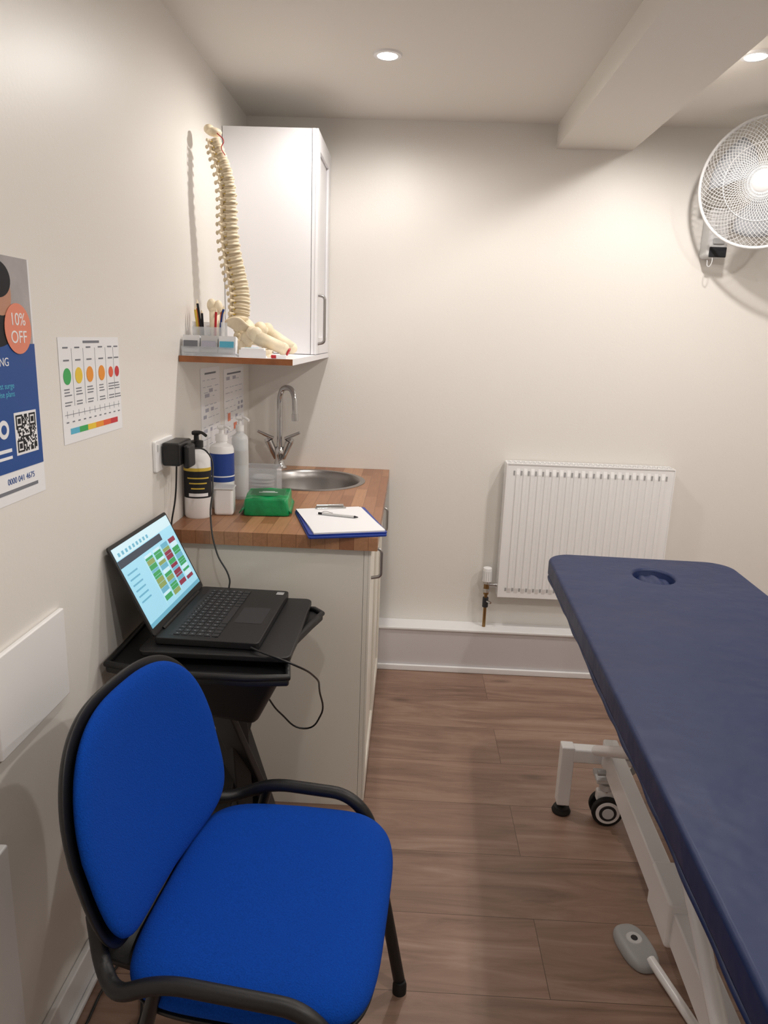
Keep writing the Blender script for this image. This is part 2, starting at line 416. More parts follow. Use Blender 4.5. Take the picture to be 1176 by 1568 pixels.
for i in range(3):
    a=2*pi*i/3+.3; vs=[];fs=[]; nu,nv=9,9
    for u in range(nu):
        for v in range(nv):
            t=u/(nu-1); w=v/(nv-1)-.5
            r=.025+.160*t; wid=(.35+.75*math.sin(min(1,t*1.15)*pi*.62))*.95
            aa=a+w*wid*(1.15)+.25*t
            vs.append((r*math.cos(aa),r*math.sin(aa),-.005+w*.055*(1-.3*t)))
    for u in range(nu-1):
        for v in range(nv-1): fs.append((u*nv+v,u*nv+v+1,(u+1)*nv+v+1,(u+1)*nv+v))
    o=mesh(g,'blade_%d'%i,vs,fs,'fanblade',smooth=True); sm=o.modifiers.new('s','SOLIDIFY'); sm.thickness=.002
lathe(g,'motor_housing',[(0,-.15),(.03,-.148),(.05,-.13),(.055,-.09),(.052,-.06),(.045,-.05),(0,-.05)],'lgrey')
inv=(Matrix.Translation(fc)@fd.to_track_quat('Z','Y').to_matrix().to_4x4()).inverted()
def wl(p): return inv@Vector(p)
mot=fc-fd*.11
o=tube(g,'arm',[wl(mot),wl(mot+Vector((-.01,.03,-.05))),wl((1.87,3.31,1.93))],.02,'lgrey')
def toframe(o):
    for v in o.data.vertices: v.co=inv@v.co
o=box(None,'wall_mount',(1.828,3.27,1.81),(1.905,D-.001,1.99),'lgrey',.014,seg=4); toframe(o); o.parent=g.o
o=box(None,'display',(1.834,3.262,1.81),(1.899,3.272,1.848),'inkd',.003); toframe(o); o.parent=g.o
o=box(None,'buttons',(1.845,3.264,1.858),(1.888,3.272,1.88),'grey',.003); toframe(o); o.parent=g.o
o=tube(g,'pull_cord',[wl((1.85,3.27,1.81)),wl((1.848,3.265,1.79)),wl((1.84,3.27,1.775)),wl((1.835,3.28,1.80))],.0012,'paper')
# ------------------------------------------------------------ treatment couch
g=G('treatment_couch',(1.458,1.70,0),(0,0,math.radians(-2.3)))
hw,hl=.309,.975
out=rrect(-hw,-hl,hw,hl,.085,10)
top=prism(g,'cushion',out,.692,.75,'bed',bevel=0)
HX,HY=.005,.775
cut=lathe(g,'cut',[(0,-.035),(.054,-.035),(.062,-.01),(.070,.1),(0,.1)],None,c=(HX,HY,.75),sx=1,sy=1.2); cut.modifiers.clear()
boolcut(top,cut)
bv=top.modifiers.new('b','BEVEL'); bv.width=.018; bv.segments=6; bv.limit_method='ANGLE'; bv.angle_limit=1.0
for p in top.data.polygons: p.use_smooth=True
top.modifiers.new('wn','WEIGHTED_NORMAL')
pillow(g,'face_hole_pad',superell(.053,.064,2.2,40),.020,.002,'bed',fn=lambda x,y,z:(x+HX,y+HY+.004,z+.719+.003*math.sin(x*160)),p=3)
prism(g,'cushion_base',rrect(-hw+.015,-hl+.015,hw-.015,hl-.015,.08),.672,.6915,'beddark')
o2=rrect(-hw+.006,-hl+.006,hw-.006,hl-.006,.085,10)
L=len(o2); per=[]
for i in range(L):
    a=Vector(o2[i]); b=Vector(o2[(i+1)%L]); n=max(1,int((b-a).length/.06))
    for k in range(n): per.append(a+(b-a)*k/n)
pts=[(p.x+random.uniform(-.002,.002),p.y,.688+random.uniform(-.003,.003)) for p in per]
tube(g,'cover_hem',pts,.006,'bed',closed=True,res=4)
for s in (-1,1):
    box(g,'upper_rail_%d'%s,(s*.20-.02,-.85,.63),(s*.20+.02,.85,.672),'enamel',.004)
    box(g,'lower_rail_%d'%s,(s*.125-.022,-.88,.19),(s*.125+.022,.58,.275),'enamel',.005)
    box(g,'rail_cap_%d'%s,(s*.125-.032,-.12,.18),(s*.125+.032,0.02,.295),'enamel',.008)
for y in (-.75,0,.75):
    box(g,'cross_%d'%(y*10),(-.20,y-.02,.632),(.20,y+.02,.668),'enamel',.004)
for y,e in ((-.62,'foot'),(.59,'head')):
    box(g,'base_cross_'+e,(-.235,y-.022,.19),(.235,y+.022,.235),'enamel',.005)
    for s in (-1,1):
        box(g,'post_%s_%d'%(e,s),(s*.25-.02,y-.022,.035),(s*.25+.02,y+.022,.24),'enamel',.004)
        cyl(g,'foot_stem_%s_%d'%(e,s),(s*.25,y,.012),(s*.25,y,.04),.008,'steel')
        lathe(g,'foot_%s_%d'%(e,s),[(0,0),(.028,0),(.03,.006),(.024,.02),(.01,.024),(0,.024)],'rubber',c=(s*.25,y,0))
        cx=s*.125; cy=y-.03
        cyl(g,'castor_stem_%s_%d'%(e,s),(cx,cy,.10),(cx,cy,.19),.012,'chrome')
        cyl(g,'castor_cap_%s_%d'%(e,s),(cx,cy,.115),(cx,cy,.135),.022,'lgrey')
        box(g,'castor_fork_%s_%d'%(e,s),(cx-.03,cy-.012,.075),(cx+.03,cy+.012,.112),'enamel',.006)
        for q in (-1,1):
            bm=bmesh.new(); addcyl(bm,(cx+.005,cy+q*.012,.048),(cx+.005,cy+q*.03,.048),.048,seg=40); frombm(g,'tyre_%s_%d_%d'%(e,s,q),bm,'rubber',bevel=.004)
            bm=bmesh.new(); addcyl(bm,(cx+.005,cy+q*.029,.048),(cx+.005,cy+q*.032,.048),.037,seg=40); frombm(g,'disc_%s_%d_%d'%(e,s,q),bm,'enamel',bevel=.001)
            bm=bmesh.new(); addcyl(bm,(cx+.005,cy+q*.03,.048),(cx+.005,cy+q*.034,.048),.027,seg=24); frombm(g,'inner_%s_%d_%d'%(e,s,q),bm,'dark',bevel=.001)
            bm=bmesh.new(); addcyl(bm,(cx+.005,cy+q*.031,.048),(cx+.005,cy+q*.036,.048),.018,seg=24); frombm(g,'cap_%s_%d_%d'%(e,s,q),bm,'lgrey',bevel=.001)
        box(g,'brake_plate_%s_%d'%(e,s),(cx-.04,cy-.035,.15),(cx+.04,cy+.03,.166),'lgrey',.003)
        tube(g,'brake_lever_%s_%d'%(e,s),rounded([(cx-.045,cy-.05,.20),(cx+.06,cy-.05,.205),(cx+.068,cy-.045,.25),(cx-.03,cy-.04,.26)],.02),.009,'grey',poly=True)
        box(g,'brake_link_%s_%d'%(e,s),(cx+.045,cy-.055,.13),(cx+.06,cy-.03,.215),'enamel',.004)
for s in (-1,1):
    for n,(p,q) in enumerate((((s*.17,-.55,.25),(s*.17,.1,.64)),((s*.17,-.1,.64),(s*.17,.55,.25)))):
        tube(g,'lift_arm_%d_%d'%(s,n),[p,q],.016,'enamel',poly=True)
cyl(g,'actuator',(0,-.5,.27),(0,.1,.6),.028,'dark')
box(g,'motor',(-.06,-.6,.22),(.06,-.42,.34),'dark',.01)
# foot switch
g=G('foot_pedal',(1.31,1.765,0),(0,0,math.radians(12)))
pillow(g,'pad',superell(.043,.072,2.6,48),.022,.002,'grey',fn=lambda x,y,z:(x,y,z+.002))
lathe(g,'dimple',[(0,.0245),(.012,.0255),(.018,.026),(.02,.0235)],'lgrey',c=(0,.012,0))
lathe(g,'button',[(0,.027),(.008,.0265),(.009,.024)],'dark',c=(0,.012,0))
tube(g,'bar',[(.01,-.05,.02),(.02,-.25,.0125),(.02,-.5,.0125)],.0115,'enamel')
# ------------------------------------------------------------ chair
g=G('office_chair',(.475,1.39,0),(0,0,math.radians(-8)))
ca,sa=math.cos(math.radians(4)),math.sin(math.radians(4))
def rot5(x,y): return x*ca-y*sa, x*sa+y*ca
def seatfn(x,y,z):
    drop=-.02*max(0,(x-.1)/.12)**2
    dish=-.006*(1-min(1,(x*x+y*y)/.05))
    X,Y=rot5(x,y)
    return (X+.008,Y-.018,.455+z+drop+(dish if z>0 else 0))
so=[]
for x,y in superell(.208,.252,4.6,96):
    k=1-.04*max(0,-x/.222)
    so.append((x,y*k))
pillow(g,'seat_cushion',so,.03,.02,'blue',fn=seatfn,p=9)
def shellfn(x,y,z):
    X,Y=rot5(x,y); return (X+.008,Y-.018,.437+z-.02*max(0,(x-.1)/.12)**2)
pillow(g,'seat_shell',[(x*.985,y*.985) for x,y in so],.002,.022,'black',fn=shellfn,p=9)
HB=.190
def bo(k=1,e=0):
    pts=[]
    N=96
    for i in range(N):
        t=2*pi*i/N; c,s=math.cos(t),math.sin(t); n=3.1 if s>0 else 4.8
        y=.236*math.copysign(abs(c)**(2/n),c); h=HB*math.copysign(abs(s)**(2/n),s)
        y*= (1-.17*max(0,h/HB)**1.3 - .03*max(0,-h/HB))
        pts.append((y*k+math.copysign(e,y)*min(1,abs(y)*20),h*k+math.copysign(e,h)*min(1,abs(h)*20)))
    return pts
tilt=math.radians(13)
def backfn(off):
    def f(y,h,z):
        d=z+off+.6*y*y -.012*math.cos(h/HB*pi/2)
        x=-.252+d*math.cos(tilt)-h*math.sin(tilt)
        zz=.657+h*math.cos(tilt)+d*math.sin(tilt)
        return (x,y-.010,zz)
    return f
pillow(g,'back_cushion',bo(),.018,.012,'blue',fn=backfn(.012),p=8)
pillow(g,'back_shell',bo(1.0,.010),.004,.018,'black',fn=backfn(-.004),p=8)
rowsb=[(-.14,.44,.17),(-.18,.445,.19),(-.225,.465,.2),(-.245,.50,.2),(-.25,.60,.18)]
vsb=[]
for x,z,w in rowsb:
    for yy,dx in ((-w,.012),(-w*.5,0),(w*.5,0),(w,.012)): vsb.append((x+dx,yy-.012,z))
fsb=[(r*4+c,r*4+c+1,(r+1)*4+c+1,(r+1)*4+c) for r in range(4) for c in range(3)]
o=mesh(g,'back_bracket',vsb,fsb,'black',smooth=True); q=o.modifiers.new('s','SOLIDIFY'); q.thickness=.012
for s in (-1,1):
    yy=s*.25-(.016 if s<0 else 0)
    fx=.10 if s>0 else .15
    pts=rounded([(-.235,s*.195-.012,.54),(-.215,s*.215-.012,.47),(-.17,yy,.455),(-.09,yy,.497),(fx-.02,yy,.497),(fx+.03,yy,.45),(.215,yy+.005,.015)],.045,6)
    tube(g,'side_frame_%d'%s,pts,.0135,'black',poly=True)
    tube(g,'rear_leg_%d'%s,[(-.10,yy,.485),(-.22,yy,.015)],.0115,'blackm',poly=True)
    tube(g,'stay_%d'%s,[(-.11,yy,.44),(-.10,s*.16,.425)],.01,'blackm',poly=True)
    tube(g,'stay_f_%d'%s,[(.145,yy,.41),(.11,s*.16,.42)],.01,'blackm',poly=True)
    for x in (.215,-.221): lathe(g,'ferrule_%d_%d'%(s,x*100),[(0,0),(.016,0),(.016,.02),(.013,.03),(0,.03)],'rubber',c=(x,yy,0))
# ------------------------------------------------------------ laptop trolley
g=G('laptop_trolley',(.25,1.955,0))
o=prism(g,'top_board',rrect(-.165,-.185,.19,.2,.02),.728,.742,'black',.003)
tr=[(-.235,-.2),(-.1,-.235),(.1,-.24),(.195,-.225),(.175,-.12),(.18,0),(.205,.1),(.225,.17),(.2,.2),(-.235,.2)]
prism(g,'tray',tr,.69,.708,'black',.006)
tube(g,'tray_lip',[(x*.985,y*.985,.712) for x,y in tr],.008,'black',closed=True,poly=True)
for x,y in ((-.1,-.12),(-.1,.12),(.12,-.12),(.12,.12)): cyl(g,'spacer',(x,y,.708),(x,y,.728),.015,'black')
vs=[(-.2,-.2,.69),(.17,-.2,.69),(.18,.16,.69),(-.2,.16,.69),(-.12,-.13,.56),(.1,-.15,.54),(.1,.1,.56),(-.12,.1,.56)]
mesh(g,'bin',vs,[(0,1,2,3),(4,7,6,5),(0,4,5,1),(1,5,6,2),(2,6,7,3),(3,7,4,0)],'black',bevel=.02,seg=4)
def slab(nm,p,q,w,t):
    p=Vector(p);q=Vector(q);d=(q-p)
    bm=bmesh.new(); bmesh.ops.create_cube(bm,size=1,matrix=Matrix.Translation((p+q)/2)@d.to_track_quat('Z','X').to_matrix().to_4x4()@Matrix.Diagonal((w,t,d.length,1)))
    frombm(g,nm,bm,'black',bevel=.004)
slab('column',(0,0,.56),(.02,.02,.06),.05,.09)
slab('brace_a',(.0,-.1,.56),(.09,.13,.06),.02,.07)
slab('brace_b',(.05,.08,.56),(-.05,-.1,.06),.02,.05)
slab('brace_c',(-.02,.05,.56),(.14,.02,.06),.02,.05)
box(g,'base_a',(-.2,-.17,.045),(.22,-.12,.07),'black',.006); box(g,'base_b',(-.2,.13,.045),(.22,.18,.07),'black',.006); box(g,'base_c',(-.03,-.17,.045),(.05,.18,.072),'black',.006)
for x in (-.17,.19):
    for y in (-.145,.155):
        bm=bmesh.new(); addcyl(bm,(x,y-.012,.024),(x,y+.012,.024),.024,seg=28); frombm(g,'castor_wheel',bm,'rubber',bevel=.003)
        cyl(g,'castor_pin',(x,y,.03),(x,y,.05),.008,'steel')
# ------------------------------------------------------------ laptop
g=G('laptop',(.243,1.982,.742),(0,0,pi/2+math.radians(-2)))
w,d=.18,.125
prism(g,'base',rrect(-w,-d,w,d,.012),.002,.019,'black',.002)
flats(g,'key_well',[(-w+.018,-.015,w-.018,.095)],.0188,'dark')
bm=bmesh.new()
for r in range(6):
    y=.085-r*.0185
    n=16 if r else 17
    for c in range(n):
        x=-w+.022+c*(2*w-.044)/n
        wk=(2*w-.044)/n-.003
        if r==5 and 4<=c<=9:
            if c==4: addbox(bm,(x,y-.015,.0192),(x+6*(wk+.003)-.003,y,.0208))
            continue
        addbox(bm,(x,y-.015,.0192),(x+wk,y,.0208))
frombm(g,'keys',bm,'key')
flats(g,'key_legends',[(-w+.022+c*(2*w-.044)/16+.005,.085-r*.0185-.009,-w+.022+c*(2*w-.044)/16+.009,.085-r*.0185-.005) for r in range(5) for c in range(16)],.0209,'ink',t=.0002)
prism(g,'touchpad',rrect(-.065,-.105,.04,-.035,.004),.0188,.0195,'dark')
flats(g,'stickers',[(.145,-.115,.165,-.095)],.0192,'grey')
cyl(g,'hinge',(-.13,d-.004,.019),(.13,d-.004,.019),.006,'blackm')
sg=bpy.data.objects.new('screen_lid',None); S.collection.objects.link(sg); sg.parent=g.o; sg.location=(0,d-.004,.02); sg.rotation_euler=(math.radians(90-26),0,0)
class Q: pass
q=Q(); q.o=sg
prism(q,'lid',rrect(-w,.0,w,.235,.008),-.006,.0,'black',.0015)
def sr(x0,y0,x1,y1):
    X0,X1,Y0,Y1=-w+.008,w-.008,.018,.226
    return (X0+(X1-X0)*x0,Y0+(Y1-Y0)*y0,X0+(X1-X0)*x1,Y0+(Y1-Y0)*y1)
flats(q,'display',[sr(0,0,1,1)],.0002,'s_bg',t=.0004)
flats(q,'scr_top',[sr(0,.86,1,1)],.0006,'s_w',t=.0002)
flats(q,'scr_bar',[sr(0,.76,.75,.85)],.0006,'s_dk',t=.0002)
flats(q,'scr_icons',[sr(.05+i*.06,.885,.08+i*.06,.93) for i in range(9)],.0008,'s_p',t=.0002)
flats(q,'scr_task',[sr(0,0,1,.05)],.0006,'s_p',t=.0002)
rr=random.Random(3); gg=[];rd=[];wh=[];yl=[];dk=[]
for c in range(4):
    x=.36+c*.155
    y=.72
    while y>.16:
        hh=rr.choice((.03,.045,.06))
        k=rr.random()
        rc=sr(x,max(.1,y-hh),x+.125,y)
        if k<.42: gg.append(rc)
        elif k<.55: yl.append(rc)
        elif k<.75 and c>=2: rd.append(rc)
        elif k<.85: wh.append(rc)
        else: dk.append(rc)
        y-=hh+.004
flats(q,'scr_green',gg,.0007,'s_g',t=.0002); flats(q,'scr_red',rd,.0007,'s_r',t=.0002); flats(q,'scr_white',wh,.0007,'s_w',t=.0002)
if yl: flats(q,'scr_olive',yl,.0007,'s_y',t=.0002)
if dk: flats(q,'scr_blue',dk,.0007,'s_p',t=.0002)
flats(q,'scr_lines',[sr(.345+c*.155,.08,.349+c*.155,.74) for c in range(5)],.0008,'s_w',t=.0002)
flats(q,'scr_list',[sr(.04,.65-i*.07,.2,.67-i*.07) for i in range(6)],.0007,'s_p',t=.0002)
# ------------------------------------------------------------ socket, charger, cables
g=G('wall_socket',(0,2.235,1.125),(pi/2,0,pi/2))
prism(g,'plate',rrect(-.073,-.043,.073,.043,.006),.0,.009,'enamel',.002)
for s in (-1,1):
    box(g,'rocker_%d'%s,(s*.055-.006,.015,.009),(s*.055+.006,.033,.012),'lgrey',.001)
g=G('laptop_charger')
box(g,'adapter',(.012,2.20,1.095),(.062,2.315,1.16),'blackm',.006)
box(g,'plug',(.062,2.225,1.085),(.08,2.29,1.15),'black',.006)
tube(g,'cable_a',[(.035,2.255,1.095),(.03,2.25,1.0),(.018,2.235,.9),(.02,2.24,.8),(.012,2.235,.6),(.01,2.235,.3)],.0025,'blackm')
tube(g,'cable_b',[(.05,2.315,1.13),(.10,2.33,1.12),(.125,2.30,1.03),(.13,2.25,.95),(.16,2.20,.85),(.20,2.18,.78),(.2,2.172,.756)],.0025,'blackm')
tube(g,'cable_c',[(.345,1.795,.752),(.375,1.775,.75),(.44,1.76,.735),(.485,1.85,.66),(.485,1.98,.55),(.48,2.05,.44),(.43,2.08,.38),(.37,2.05,.44),(.34,2.0,.52)],.0025,'blackm')
tube(g,'cable_floor',[(.012,2.235,.3),(.04,2.1,.006),(.08,1.8,.005),(.05,1.5,.005),(.07,1.42,.005),(.15,1.45,.005),(.13,1.6,.005)],.003,'blackm')
# ------------------------------------------------------------ posters & notices on left wall
g=G('promotional_poster',(.0005,1.283,1.158),(pi/2,0,pi/2))
PW,PH=.297,.417
flats(g,'sheet',[(0,0,PW,PH)],0,'paper')
flats(g,'photo',[(.0,.265,PW-.006,PH)],.0006,'pphoto')
flats(g,'blue_field',[(.0,.055,PW-.002,.272)],.0008,'pblue')
pillow(g,'person_head',superell(.035,.04,2,32),.0012,0,'skin',fn=lambda x,y,z:(x+.195,y+.355,z*.3+.0011))
pillow(g,'person_hair',superell(.04,.03,2,32),.0012,0,'inkd',fn=lambda x,y,z:(x+.19,y+.378,z*.3+.0018))
pillow(g,'person_body',superell(.06,.035,2.4,32),.0012,0,'inkd',fn=lambda x,y,z:(x+.17,y+.30,z*.3+.001))
disc(g,'badge',.242,.298,.043,.0022,'porange')
text(g,'badge_text','10%',.03,.242,.313,.0029,'paper'); text(g,'badge_text2','OFF',.03,.242,.283,.0029,'paper')
text(g,'headline','TRAINING',.02,.205,.242,.0014,'paper',align='RIGHT')
text(g,'headline_b','Pre and post surge\nexercise plans',.014,.215,.195,.0014,'cc',align='RIGHT')
flats(g,'qr_white',[(.205,.08,.28,.155)],.0013,'paper'); rr=random.Random(5); c=.066/21; rc=[]
for i in range(21):
    for j in range(21):
        fx=(i<7 and j<7) or (i>13 and j>13) or (i<7 and j>13)
        if fx:
            a=i if i<7 else i-14; b=j if j<7 else j-14
            on=(a in(0,6) or b in (0,6) or (2<=a<=4 and 2<=b<=4))
        else: on=rr.random()<.5
        if on: rc.append((.2095+i*c,.0845+j*c,.2095+(i+1)*c,.0845+(j+1)*c))
flats(g,'qr_code',rc,.0018,'inkd')
disc(g,'logo',.17,.13,.016,.0014,'paper'); disc(g,'logo_in',.17,.13,.008,.002,'pblue')
flats(g,'contact_text',[(.12,.09,.19,.096),(.13,.078,.19,.083)],.0013,'paper')
text(g,'footer','0000 041 4675',.015,.215,.038,.0007,'pblue'); flats(g,'footer_l',[(.12,.018,.27,.024)],.0006,'ink')
g=G('pain_scale_chart',(.0005,1.668,1.230),(pi/2,0,pi/2))
flats(g,'sheet',[(0,0,.297,.212)],0,'paper')
xs=[.03,.082,.135,.195,.245,.28]
for i,x in enumerate(xs):
    disc(g,'circle_%d'%i,x,.135,.0165 if i<4 else .012,.0006,['cg','cy','co','co','cr','cd'][i])
tx=[]
rr=random.Random(2)
for x in xs:
    for k,y in enumerate((.108,.102,.096,.082,.076)): tx.append((x-.016,y,x+.016-rr.random()*.01,y+.0022))
    tx.append((x-.012,.165,x+.012,.168)); tx.append((x-.012,.19,x+.01,.193))
tx.append((.01,.058,.287,.059)); 
for i in range(11): tx.append((.02+i*.026,.052,.0206+i*.026,.066)); tx.append((.015+i*.026,.042,.025+i*.026,.0445))
tx.append((.11,.2,.19,.205)); 
for x in (.055,.108,.165,.22,.263): tx.append((x,.075,x+.0005,.19))
flats(g,'print',tx,.0005,'ink')
for i,k in enumerate(('cc','cg','cy','co','cr','cd')): flats(g,'bar_%d'%i,[(.03+i*.04,.018,.07+i*.04,.03)],.0005,k)
for n,(y,z,nm) in enumerate(((2.63,1.045,'hand_wash_notice'),(2.93,1.03,'safety_notice'))):
    g=G(nm,(.0005,y,z),(pi/2,0,pi/2))
    W2=.24 if n==0 else .32
    flats(g,'sheet',[(0,0,W2,.297)],0,'paper')
    rr=random.Random(n+4); rc=[]; yy=.255
    while yy>.03:
        x=.02+rr.random()*.03
        while x<W2-.05:
            ww=rr.uniform(.02,.06); rc.append((x,yy,min(W2-.02,x+ww),yy+rr.choice((.0018,.0018,.012)))); x+=ww+rr.uniform(.01,.05)
        yy-=rr.uniform(.014,.03)
    flats(g,'print',rc,.0005,'inkl'); flats(g,'title',[(.05,.275,W2-.05,.281)],.0005,'ink')
    if n==1: flats(g,'accent',[(.05,.10,.09,.13),(.14,.06,.19,.085)],.0011,'porange')
g=G('wall_panel_heater',(0,1.34,.725))
box(g,'panel',(0.001,0,0),(.012,.253,.188),'enamel',.003)
# ------------------------------------------------------------ worktop items
def bottle(name,loc,h,r,body,cap,label,lz,pump=True,sx=1,sy=1,extra=None):
    g=G(name,loc)
    lathe(g,'body',[(0,0),(r*.92,0),(r,.006),(r,h*.86),(r*.9,h*.91),(r*.45,h*.95),(r*.4,h)],body,sx=sx,sy=sy)
    if label: lathe(g,'label',[(r+.0006,lz[0]),(r+.0006,lz[1])],label,sx=sx,sy=sy)
    if extra:
        for n,(m_,a_,b_) in enumerate(extra): lathe(g,'label_%d'%n,[(r+.0011,a_),(r+.0011,b_)],m_,sx=sx,sy=sy)
    lathe(g,'collar',[(0,h-.005),(r*.5,h-.005),(r*.5,h+.015),(r*.2,h+.018),(r*.18,h+.035),(0,h+.035)],cap)
    if pump:
        box(g,'pump_head',(-.012,-.012,h+.033),(.012,.012,h+.046),cap,.004)
        tube(g,'nozzle',[(0,0,h+.041),(.02,-.012,h+.042),(.036,-.02,h+.034)],.0045,cap)
    return g
g=bottle('hand_soap_bottle',(.046,2.415,.9),.222,.041,'enamel','blackm',None,None,sy=.9)
def arc(g,name,r,z0,z1,a0,a1,m,sy=.9,n=20):
    vs=[];fs=[]
    for i in range(n+1):
        a=a0+(a1-a0)*i/n
        for z in (z0,z1): vs.append((r*math.cos(a),r*math.sin(a)*sy,z))
    for i in range(n): fs.append((2*i,2*i+2,2*i+3,2*i+1))
    return mesh(g,name,vs,fs,m,smooth=True)
arc(g,'label_black',.0418,.065,.148,-2.7,.3,'inkd'); arc(g,'label_yellow',.0418,.148,.158,-2.7,.3,'yellow')
for k in range(3): arc(g,'label_text_%d'%k,.0423,.125-k*.016,.129-k*.016,-2.1+.15*k,-.4-.2*k,'yellow')
arc(g,'label_white',.0423,.07,.08,-2.0,-.5,'paper')
bottle('disinfectant_spray_bottle',(.088,2.55,.9),.225,.039,'enamel','enamel','lblue',(.09,.182),extra=[('paper',.106,.110)])
bottle('sanitiser_pump_bottle',(.115,2.69,.9),.24,.028,'milky','enamel','lgrey',(.12,.17),extra=[])
g=G('paper_cup_dispenser',(.118,2.462,.9),(0,0,.1)); box(g,'body',(-.030,-.03,.0),(.030,.03,.088),'enamel',.01,seg=4); box(g,'rim',(-.032,-.032,.082),(.032,.032,.089),'lgrey',.003)
g=G('plastic_tub',(.175,2.78,.9))
for nm,a,b in (('bottom',(-.06,-.05,0),(.06,.05,.003)),('side_a',(-.06,-.05,.003),(-.057,.05,.10)),('side_b',(.057,-.05,.003),(.06,.05,.10)),('side_c',(-.057,-.05,.003),(.057,-.047,.10)),('side_d',(-.057,.047,.003),(.057,.05,.10))): box(g,nm,a,b,'clear')
for i in range(5): pillow(g,'pad_%d'%i,superell(.04,.035,3,24),.01,.002,'paper',fn=lambda x,y,z,i=i:(x,y,z+.006+i*.013))
# wipes packet
g=G('wipes_packet',(.243,2.535,.9),(0,0,math.radians(6)))
def wf(x,y,z):
    k=(math.sin(x*70+y*30)*.002+math.sin(y*110)*.0015)
    t=max(0,z)/.05
    return (x*(1-.05*t)+math.sin(y*60+z*80)*.0012,y*(1-.05*t)+math.sin(x*80)*.0012,.008+z+(k if z>.02 else 0))
pillow(g,'pack',superell(.074,.09,12,144),.048,.007,'green',fn=wf,p=60,rings=30)
for s,x0,x1 in ((-1,.068,.084),(1,.068,.080)):
    vs=[];n=16
    for i in range(n+1):
        y=-.085+.17*i/n
        for k,x in enumerate((s*x0,s*x1)): vs.append((x,y,.012+.003*math.sin(i*2.1)+(.012 if k==0 else -.004)))
    o=mesh(g,'crimp_%d'%s,vs,[(2*i,2*i+1,2*i+3,2*i+2) for i in range(n)],'green',smooth=True); q=o.modifiers.new('s','SOLIDIFY'); q.thickness=.0015
prism(g,'resealable_flap',rrect(-.055,-.05,.055,.05,.012),.055,.0590,'greend',.0015)
flats(g,'print',[(-.03,-.005,.03,0),(-.02,.01,.02,.014)],.0591,'paper')
# clipboard
g=G('clipboard',(.487,2.392,.9005),(0,0,math.radians(16)))
prism(g,'board',rrect(-.115,-.16,.115,.16,.008),0,.006,'cbblue',.001)
prism(g,'board_cover',rrect(-.112,-.15,.118,.165,.008),.006,.011,'cbblue',.001)
box(g,'paper_stack',(-.103,-.148,.011),(.107,.148,.015),'paper',rot=(0,0,.03))
box(g,'top_sheet',(-.105,-.147,.015),(.105,.150,.0155),'paper',rot=(0,0,.055))
prism(g,'clip_plate',rrect(-.05,.13,.05,.155,.005),.0155,.0185,'chrome',.001)
cyl(g,'clip_bar',(-.045,.157,.019),(.045,.157,.019),.006,'chrome')
g=G('ballpoint_pen',(.485,2.42,.9205),(0,0,math.radians(-14)))
cyl(g,'barrel',(-.055,0,0),(.05,0,0),.004,'lgrey'); cyl(g,'tip',(.05,0,0),(.064,0,0),.004,'inkd',r2=.001); cyl(g,'cap',(-.068,0,0),(-.055,0,0),.0035,'inkd')
tube(g,'clip',[(-.055,0,.004),(-.05,0,.007),(-.02,0,.005)],.001,'chrome')
# ------------------------------------------------------------ shelf items: spine model
g=G('spine_model',(0,0,0))
from_pts=[(.072,2.60,2.025),(.085,2.60,1.99),(.105,2.60,1.935),(.112,2.61,1.87),(.110,2.62,1.80),(.114,2.63,1.72),(.126,2.64,1.65),(.138,2.64,1.58),(.137,2.63,1.515)]
def cr(t):
    n=len(from_pts)-1; i=min(n-1,int(t*n)); f=t*n-i
    P=[Vector(from_pts[max(0,min(n,i+k))]) for k in (-1,0,1,2)]
    return .5*((2*P[1])+(-P[0]+P[2])*f+(2*P[0]-5*P[1]+4*P[2]-P[3])*f*f+(-P[0]+3*P[1]-3*P[2]+P[3])*f**3)
bm=bmesh.new(); bd=bmesh.new(); nV=24; bw=bmesh.new()
ts=[(i/nV)**.88 for i in range(nV+1)]
back=Vector((-.75,.25,-.35)).normalized(); side=Vector((.45,.8,0)).normalized()
for i in range(nV):
    t0,t1=ts[i],ts[i+1]; p,q=cr(t0),cr(t1); c=(p+q)/2; ax=(q-p); L=ax.length; k=i/(nV-1)
    r=.0165+.0135*k
    a=p+ax*.12; b=p+ax*.80; mid=(a+b)/2
    addcyl(bm,a,mid,r,r*.82,seg=16); addcyl(bm,mid,b,r*.82,r,seg=16)
    addcyl(bd,b,p+ax*1.1,r*.86,seg=14)
    tip=c+back*(r+.018+.012*math.sin(k*pi)); root=c+back*r*.7
    addcyl(bm,root,tip,.006+.002*k,.004,seg=8); addball(bm,tip,(.005,.004,.006+.002*k),u=8,v=6)
    for s in (-1,1):
        e=c+side*s*(r+.012+.004*math.sin(k*pi))+back*.006
        addcyl(bm,c+side*s*r*.5+back*.004,e,.0055,.0035,seg=8); addball(bm,e,(.0045,.0045,.005),u=8,v=6)
        f=c+side*s*r*.6+back*(r*.9); addball(bm,f,(.006,.006,.010),u=8,v=6)
        addcyl(bw,c+side*s*r*.7+ax*.3,c+side*s*(r+.006)+ax*.4,.0018,.0012,seg=6)
frombm(g,'vertebrae',bm,'bone',smooth=True); frombm(g,'discs',bd,'disc',smooth=True); frombm(g,'nerves',bw,'yellow',smooth=True)
bm=bmesh.new(); addball(bm,(.070,2.60,2.043),(.024,.026,.012)); addball(bm,(.056,2.60,2.05),(.016,.022,.014)); frombm(g,'occipital_plate',bm,'bone',smooth=True)
tube(g,'artery',[(.085,2.578,2.035),(.104,2.58,2.015),(.098,2.576,1.995),(.108,2.58,1.975)],.0014,'red')
bm=bmesh.new()
